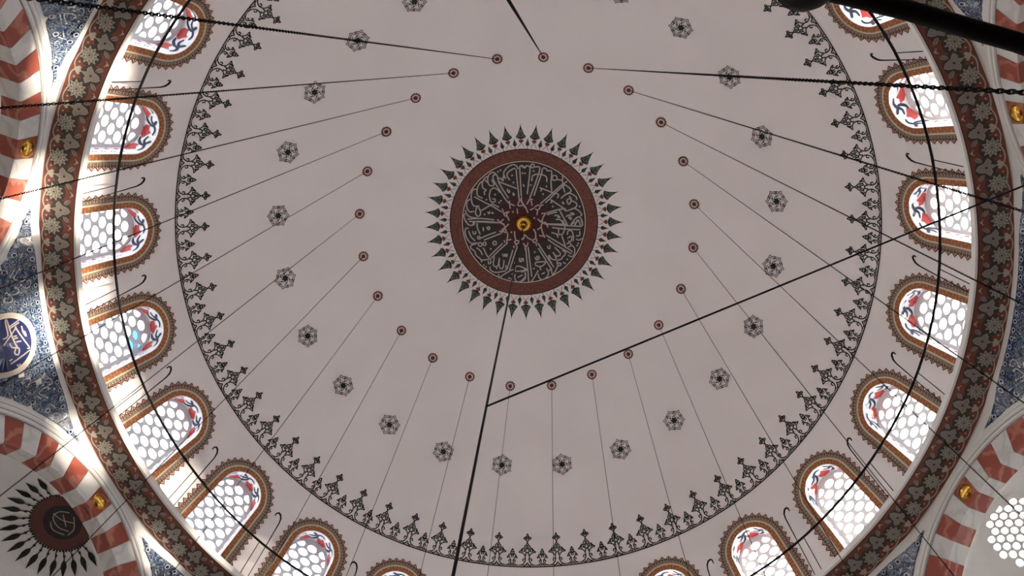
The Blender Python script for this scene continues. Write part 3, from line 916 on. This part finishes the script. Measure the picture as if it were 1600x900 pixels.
# white flower rings and curls glazed on the tiles
mb = MB('tilering', 'tileblue')
tf = lambda e: (lambda t, z: wallmap(t, z, -0.034 - e))
for sgn in (-1, 1):
    pts = []
    t = sqrt(max(0.1, RT * RT - (ZT - ZA) ** 2)) + 0.3
    while t < CORNER:
        pts.append((t, ZT - 0.085))
        t += 0.165
    a = 0.0
    while True:
        a += 0.165 / (RT + 0.085)
        x, z = (RT + 0.085) * sin(a), ZA + (RT + 0.085) * cos(a)
        if x > CORNER - 0.05:
            break
        if z < ZT - 0.16:
            pts.append((x, z))
    for x, z in pts:
        x *= sgn
        mb.disc((x, z), 0.05, tf(0), 1, 10)
        mb.stroke([(x + 0.036 * cos(pi * i / 5), z + 0.036 * sin(pi * i / 5)) for i in range(10)], 0.015, tf(0.002), 0, closed=True, smooth=False)
    # running line inside the border
    L = [(sgn * (RT + 0.18) * sin(q), ZA + (RT + 0.18) * cos(q)) for q in [0.02 * i for i in range(120)] if (RT + 0.18) * sin(q) < CORNER and ZA + (RT + 0.18) * cos(q) < ZT - 0.18]
    if len(L) > 2:
        mb.stroke(L, 0.012, tf(0), 0, smooth=False)
    rnd = random.Random(11)
    for _ in range(46):
        x, z = rnd.uniform(1.3, CORNER), rnd.uniform(ZA + 0.4, ZT - 0.22)
        if hypot(x, z - ZA) < RT + 0.26:
            continue
        a, r, hd = rnd.uniform(0, 6.28), rnd.uniform(0.07, 0.14), rnd.choice((-1, 1))
        P = [(x + r * (1.25 - i * 0.11) * cos(a + hd * i * 0.55), z + r * (1.25 - i * 0.11) * sin(a + hd * i * 0.55)) for i in range(10)]
        P = [(px_, pz_) for px_, pz_ in P if hypot(px_, pz_ - ZA) > RT + 0.2 and pz_ < ZT - 0.17 and px_ < CORNER]
        if len(P) > 3:
            mb.stroke([(sgn * q[0], q[1]) for q in P], 0.016, tf(0.001), 0, taper=True)
            for q in P[::3]:
                mb.disc((sgn * q[0], q[1]), 0.026, tf(0.002), 0, 6, ry=0.012, rot=a + q[0] * 9)
glaze_me = mb.mesh('tile_glaze_pattern')

# blue roundel with script on the pendentive
def roundel(parent, ang, label):
    def rm(e):
        def f(u, v):
            # on the corner between two walls: u along the ring, v up
            t = u
            z = 12.2 + v * 0.97
            tc = CORNER - abs(t) * 1.0
            x, y, zz = wallmap(tc, z, -0.045 - e)
            a = atan2(y, x)
            r = hypot(x, y)
            da = (pi / 8 - a) * (1 if t >= 0 else -1)
            return (r * cos(da), r * sin(da), zz)
        return f
    mb = MB('tileblue', 'cream', 'petalrim')
    n = 40
    for r0, r1, mi in ((0.0, 0.25, 0), (0.25, 0.50, 0), (0.50, 0.52, 1), (0.52, 0.575, 2), (0.575, 0.60, 1)):
        mb.strip([(r0 * cos(2 * pi * i / n), r0 * sin(2 * pi * i / n)) for i in range(n + 1)], [(r1 * cos(2 * pi * i / n), r1 * sin(2 * pi * i / n)) for i in range(n + 1)], rm(0), mi)
    o = mb.obj('tile_roundel', parent, rz=ang, label=label)
    mb = MB('script')
    # traced lettering: picture right is up the wall, picture down is along the ring
    T = [[(0, 415), (150, 250), (160, 245), (270, 535), (240, 545)], [(0, 330), (60, 305), (40, 120), (60, 110), (90, 260), (140, 510)], [(85, 200), (205, 155)], [(85, 225), (205, 185)], [(70, 410), (80, 470), (130, 490), (150, 520), (120, 580), (85, 550), (120, 490)], [(0, 655), (120, 625), (270, 580)], [(0, 615), (40, 605)], [(65, 690), (80, 730)], [(95, 690), (100, 725)], [(230, 240), (240, 330), (270, 395), (260, 330), (225, 300)], [(120, 340), (160, 345)], [(125, 370), (170, 375)], [(140, 420), (200, 430)]]
    for st in T:
        mb.stroke([(-(y - 408) / 330 * 0.5, (x + 0) / 330 * 0.5) for x, y in st], 0.026, rm(0.005), smooth=True)
    mb.obj('roundel_script', o)

WALLS = [('wall_right_lower', 22.6), ('wall_bottom_right', 66.8), ('wall_bottom_left', 111.5), ('wall_left_lower', 156.1), ('wall_left_upper', 201.0), ('wall_top_left', 246.4), ('wall_top_right', 291.9), ('wall_right_upper', 337.6)]
walls = {}
wdesc = {'wall_right_lower': 'lower right', 'wall_bottom_right': 'bottom right', 'wall_bottom_left': 'bottom left', 'wall_left_lower': 'lower left', 'wall_left_upper': 'upper left', 'wall_top_left': 'top left', 'wall_top_right': 'top right', 'wall_right_upper': 'upper right'}
for nm, az in WALLS:
    w = add(nm, wall_me, rz=radians(az), kind='structure', label='white wall below the dome at %s with red and white striped arch' % wdesc[nm])
    walls[nm] = w
    for k in range(-12, 13):
        s = add('arch_stone', stone_r if k % 2 == 0 else stone_w, w, loc=(AP, 0, ZA))
        s.rotation_euler = (-k * ST, 0, 0)
    add('arch_moulding', mould_me, w)
    if nm not in ('wall_top_right',):
        for t in tiles:
            add('wall_tile', t, w)
        add('tile_glaze_pattern', glaze_me, w, kind='stuff')
roundel(walls['wall_left_lower'], radians(22.45), 'dark blue tile roundel with pale calligraphy')

# ------------------------------------------------------------------ vaulted bays behind the arches
XN = AP + DS
WIN_COLS = {'wall_right_lower_bay': (4,)}
def bay(name, az, lattice_at=None, medallion=False):
    mb = MB('white')
    R2 = RA + 0.01
    nu, nv = 36, 24
    def pt(i, j):                   # i across (-90..90 about the vertical), j up
        a = -pi / 2 + pi * i / nu
        e = pi / 2 * j / nv
        return (XN + R2 * cos(e) * cos(a), R2 * cos(e) * sin(a), ZA + R2 * sin(e))
    for i in range(nu):
        for j in range(nv):
            P = [pt(i, j), pt(i + 1, j), pt(i + 1, j + 1), pt(i, j + 1)]
            if lattice_at:
                c = [sum(p[q] for p in P) / 4 for q in range(3)]
                if hypot(c[0] - XN - lattice_at[0], c[1] - lattice_at[1]) < lattice_at[2] and c[2] > ZA + 1.2:
                    continue
            mb.face(P)
    # lower half-round wall with tall windows
    zs = [ZF, 0.8, 4.6, 5.4, 8.6, ZA]
    n = 9
    for i in range(n):
        a0, a1 = -pi / 2 + pi * i / n, -pi / 2 + pi * (i + 1) / n
        for q in range(5):
            if q in (1, 3) and i in WIN_COLS.get(name, ()):
                continue
            mb.face([(XN + R2 * cos(a0), R2 * sin(a0), zs[q]), (XN + R2 * cos(a1), R2 * sin(a1), zs[q]), (XN + R2 * cos(a1), R2 * sin(a1), zs[q + 1]), (XN + R2 * cos(a0), R2 * sin(a0), zs[q + 1])])
    o = mb.obj(name, rz=radians(az), kind='structure', smooth=False, label='white half-round bay and semi-dome behind the %s arch' % wdesc[name.replace('_bay', '')])
    for p in o.data.polygons:
        p.use_smooth = True
    return o
def bay_cap(cx, cy, R2):            # drawing on the semi-dome about a point seen from below
    def f(x, y):
        X, Y = cx + x, cy + y
        return (XN + X, Y, ZA + sqrt(max(0.01, R2 * R2 - X * X - Y * Y)))
    return f
for nm, az in WALLS:
    la = (0.68, 0.15, 0.60) if nm == 'wall_right_lower' else None
    b = bay(nm + '_bay', az, la)
    if la:
        lc, lr = (la[0], la[1]), la[2] + 0.08
        hl = []
        P_ = 0.148
        for i in range(-6, 7):
            for j in range(-6, 7):
                x, y = i * P_ * 0.866, (j + 0.5 * (i % 2)) * P_
                if hypot(x, y) < 0.56:
                    hl.append([(x + 0.058 * cos(2 * pi * t / 12), y + 0.058 * sin(2 * pi * t / 12)) for t in range(12)])
        ol = [(lr * cos(2 * pi * t / 40), lr * sin(2 * pi * t / 40)) for t in range(40)]
        pp, tri = fill2d(ol, hl)
        mb = MB('white')
        f0, f1 = bay_cap(lc[0], lc[1], RA - 0.004), bay_cap(lc[0], lc[1], RA + 0.06)
        mb.tris(pp, tri, f0)
        mb.tris(pp, tri, f1)
        for h in hl:
            for i in range(12):
                a, c = h[i], h[(i + 1) % 12]
                mb.face([f0(*a), f0(*c), f1(*c), f1(*a)])
        mb.obj('round_lattice', b, label='round plaster lattice pierced with circular holes')
        fm_ = bay_cap(lc[0], lc[1], RA + 0.03)
        for h in hl:
            mb = MB('glass')
            mb.face([fm_(*p) for p in h])
            mb.obj('pane', b)
    if nm == 'wall_left_lower':
        c = (0.30, 0.0)
        mb = MB('semired', 'char', 'script', 'black')
        n = 48
        g = lambda e: bay_cap(c[0], c[1], RA - 0.004 - e)
        for r0, r1, mi in ((0.0, 0.17, 1), (0.17, 0.33, 1), (0.33, 0.52, 0)):
            mb.strip([(r0 * cos(2 * pi * i / n), r0 * sin(2 * pi * i / n)) for i in range(n + 1)], [(r1 * cos(2 * pi * i / n), r1 * sin(2 * pi * i / n)) for i in range(n + 1)], g(0), mi)
        for st in ([(-0.2, 0.1), (-0.05, 0.2), (0.1, 0.15), (0.12, -0.05), (0, -0.2)], [(-0.15, -0.1), (0.0, 0.05), (0.05, 0.22)], [(0.18, 0.1), (0.22, -0.05), (0.1, -0.22)], [(-0.22, 0.0), (-0.1, -0.2), (0.05, -0.25)], [(-0.08, 0.12), (0.0, -0.1)]):
            mb.stroke(st, 0.018, g(0.005), 2)
        for i in range(64):
            a = 2 * pi * i / 64
            if c[0] + 0.53 * cos(a) > 0.03:
                mb.disc((0.53 * cos(a), 0.53 * sin(a)), 0.022, g(0.002), 3, 6)
        md = mb.obj('semidome_medallion', b, label='dark red medallion with script in the semi-dome crown')
        for i in range(28):
            a = 2 * pi * i / 28
            lf = MB('black')
            def tw(x, y):
                return g(0.004)(y * cos(a) - x * sin(a), y * sin(a) + x * cos(a))
            lf.poly([(0, 0.97), (0.022, 0.90), (0.052, 0.80), (0.045, 0.74), (0.016, 0.69), (-0.016, 0.69), (-0.045, 0.74), (-0.052, 0.80), (-0.022, 0.90)], tw)
            lf.stroke([(0, 0.70), (0, 0.62), (0.012, 0.57), (0, 0.53)], 0.022, tw)
            lf.disc((0, 0.615), 0.026, tw, 0, 6)
            if XN + c[0] + 0.75 * cos(a) > XN + 0.02:
                lf.obj('leaf_finial', md)

# floor
mb = MB('carpet')
mb.face([(-12, -12, ZF), (12, -12, ZF), (12, 12, ZF), (-12, 12, ZF)])
mb.obj('floor', kind='structure', label='red carpeted floor of the hall')

# ------------------------------------------------------------------ guard rail on the cornice
rail = add('guard_rail', None, loc=(0, 0, 13.43), label='thin dark iron guard rail hoop with hooked posts on the cornice', cat='railing')
mb = MB('iron')
n = 144
mb.tube([((7.6 + 0.012 * sin(9 * 2 * pi * i / n)) * cos(2 * pi * i / n), (7.6 + 0.012 * sin(9 * 2 * pi * i / n)) * sin(2 * pi * i / n), 1.07) for i in range(n)], 0.024, 6, closed=True)
mb.obj('rail_hoop', rail)
mb = MB('iron')
mb.tube([(7.64, 0, 0.0), (7.62, 0, 1.07)], 0.009, 5)
post_me = mb.mesh('stanchion')
mb = MB('iron')
mb.tube([(7.68, 0, 0.0), (7.68, 0, 1.0), (7.68, 0, 2.05), (7.675, 0.02, 2.2), (7.66, 0.07, 2.28), (7.64, 0.13, 2.27), (7.62, 0.17, 2.18), (7.60, 0.18, 2.05)], [0.008, 0.009, 0.014, 0.018, 0.02, 0.02, 0.017, 0.012], 5)
hook_me = mb.mesh('hook_post')
mb = MB('iron')
mb.tube([(7.68, 0, 0.0), (7.68, 0, 1.0), (7.68, 0, 2.05), (7.675, -0.02, 2.2), (7.66, -0.07, 2.28), (7.64, -0.13, 2.27), (7.62, -0.17, 2.18), (7.60, -0.18, 2.05)], [0.008, 0.009, 0.014, 0.018, 0.02, 0.02, 0.017, 0.012], 5)
hook2_me = mb.mesh('hook_post')
for k in range(24):
    a = PH + BAY * (k + 0.5)
    y = sin(a)
    add('hook_post', hook_me if cos(a) < 0 else hook2_me, rail, rz=a)
    add('stanchion', post_me, rail, rz=a + radians(1.3) * (1 if cos(a) < 0 else -1))

# ------------------------------------------------------------------ chandelier hoop near the eye and the chains that carry it
ZH = 1.25
RH = 4.19
ch = add('chandelier', None, loc=(0, 0, ZH), label='large black iron chandelier hoop with lamp cups, close overhead at the top right', cat='chandelier')
mb = MB('iron')
n = 160
mb.tube([(RH * cos(2 * pi * i / n), RH * sin(2 * pi * i / n), 0) for i in range(n)], 0.0145, 8, closed=True)
mb.obj('hoop', ch, smooth=True)
mb = MB('iron')
mb.lathe([(0.0, -0.05), (0.02, -0.048), (0.045, -0.03), (0.056, 0.0), (0.058, 0.03), (0.05, 0.03), (0.046, 0.0), (0.0, -0.02)], 20)
for v in range(len(mb.v)):
    x, y, z = mb.v[v]
    mb.v[v] = (x * 0.80 + RH + 0.012, y * 0.80, z)
cup_me = mb.mesh('lamp_cup', smooth=True)
for k in range(24):
    add('lamp_cup', cup_me, ch, rz=radians(-76.26) + BAY * k)

def chain_mesh(length):
    mb = MB('iron')
    pitch, a, b, wr = 0.022, 0.0155, 0.0050, 0.0026
    nl = int(length / pitch)
    for i in range(nl):
        z = -pitch * (i + 0.5)
        pts = []
        for s in range(8):
            t = 2 * pi * s / 8
            x, zz = b * cos(t), a * sin(t)
            pts.append((x, 0, z + zz) if i % 2 else (0, x, z + zz))
        mb.tube(pts, wr, 3, closed=True)
    return mb.mesh('lamp_chain')
zr = ZC + (RS - 0.012) * sin(radians(60.75))
rr = (RS - 0.012) * cos(radians(60.75))
cm = chain_mesh(zr - ZH - 0.01)
ordn = ['first', 'second', 'third', 'fourth', 'fifth', 'sixth', 'seventh', 'eighth', 'ninth', 'tenth', 'eleventh', 'twelfth', 'thirteenth', 'fourteenth', 'fifteenth', 'sixteenth', 'seventeenth', 'eighteenth', 'nineteenth', 'twentieth', 'twenty-first', 'twenty-second', 'twenty-third', 'twenty-fourth']
for k in range(24):
    a = radians(6.9 - 90) + BAY * k          # from the top of the picture, clockwise
    add('lamp_chain', cm, loc=(rr * cos(a), rr * sin(a), zr), rz=a, cat='chain', group='lamp chains hanging from the dome rosettes', label='thin dark lamp chain from the %s dome rosette clockwise from the top' % ordn[k])

# central chain and the slanting cable tied to it
top = Vector((MCX, 0.0, 20.685))
J = Vector((-0.177, -0.048, 9.0))
low = Vector((-0.19, -0.075, 5.6))
mb = MB('wire')
d = (low - J).normalized()
mb.tube([(0, 0, 0), J - top, low - top, low + d * 3.2 - top], 0.0155, 8)
mb.obj('hanging_cable', loc=top, label='thick dark cable hanging from the gilded boss at the dome centre', cat='cable')
E_ = Vector((9.08, -2.83, 11.98))
mb = MB('wire')
mb.tube([Vector((0, 0, 0)), (E_ - J) * 0.5 - Vector((0, 0, 0.0)), E_ - J], 0.0125, 6)
mb.obj('guy_cable', loc=J, label='dark slanting cable running from the hanging cable to the right edge', cat='cable')

# gilded bosses
def boss(name, r, label, loc, rz, down):
    prof = [(0.0, 0.80), (0.10, 0.80), (0.14, 0.72), (0.20, 0.72), (0.26, 0.80), (0.42, 0.86), (0.70, 0.70), (0.90, 0.45), (1.0, 0.15), (1.0, 0.0), (0.98, -0.1)] if down else [(0.0, 0.62), (0.08, 0.62), (0.12, 0.58), (0.40, 0.54), (0.70, 0.42), (0.90, 0.24), (1.0, 0.06), (1.0, 0.0)]
    mb = MB('gold')
    mb.lathe([(a * r, b * r) for a, b in prof], 32)
    o = mb.obj(name, smooth=True, label=label, cat='boss', loc=loc)
    o.rotation_euler = (pi, 0, 0) if down else Vector((-cos(rz), -sin(rz), 0)).to_track_quat('Z', 'Y').to_euler()
    if not down:
        o['group'] = 'gilded bosses on the arch keystones'
    return o
cb = boss('gilded_boss', 0.235, 'round gilded boss at the very centre of the dome', (MCX, 0.02, 21.06), 0, True)
mb = MB('iron')
mb.tube([(0.0, 0, 0.13), (0, 0, 0.36)], 0.02, 6)
mb.obj('hook_shank', cb)
for nm, az in WALLS:
    if 'top' in nm or 'bottom' in nm:
        continue
    boss('gilded_boss', 0.155, 'gilded boss on the keystone of the %s striped arch' % wdesc[nm], ((AP - 0.03) * cos(radians(az)), (AP - 0.03) * sin(radians(az)), 12.61), radians(az), False)
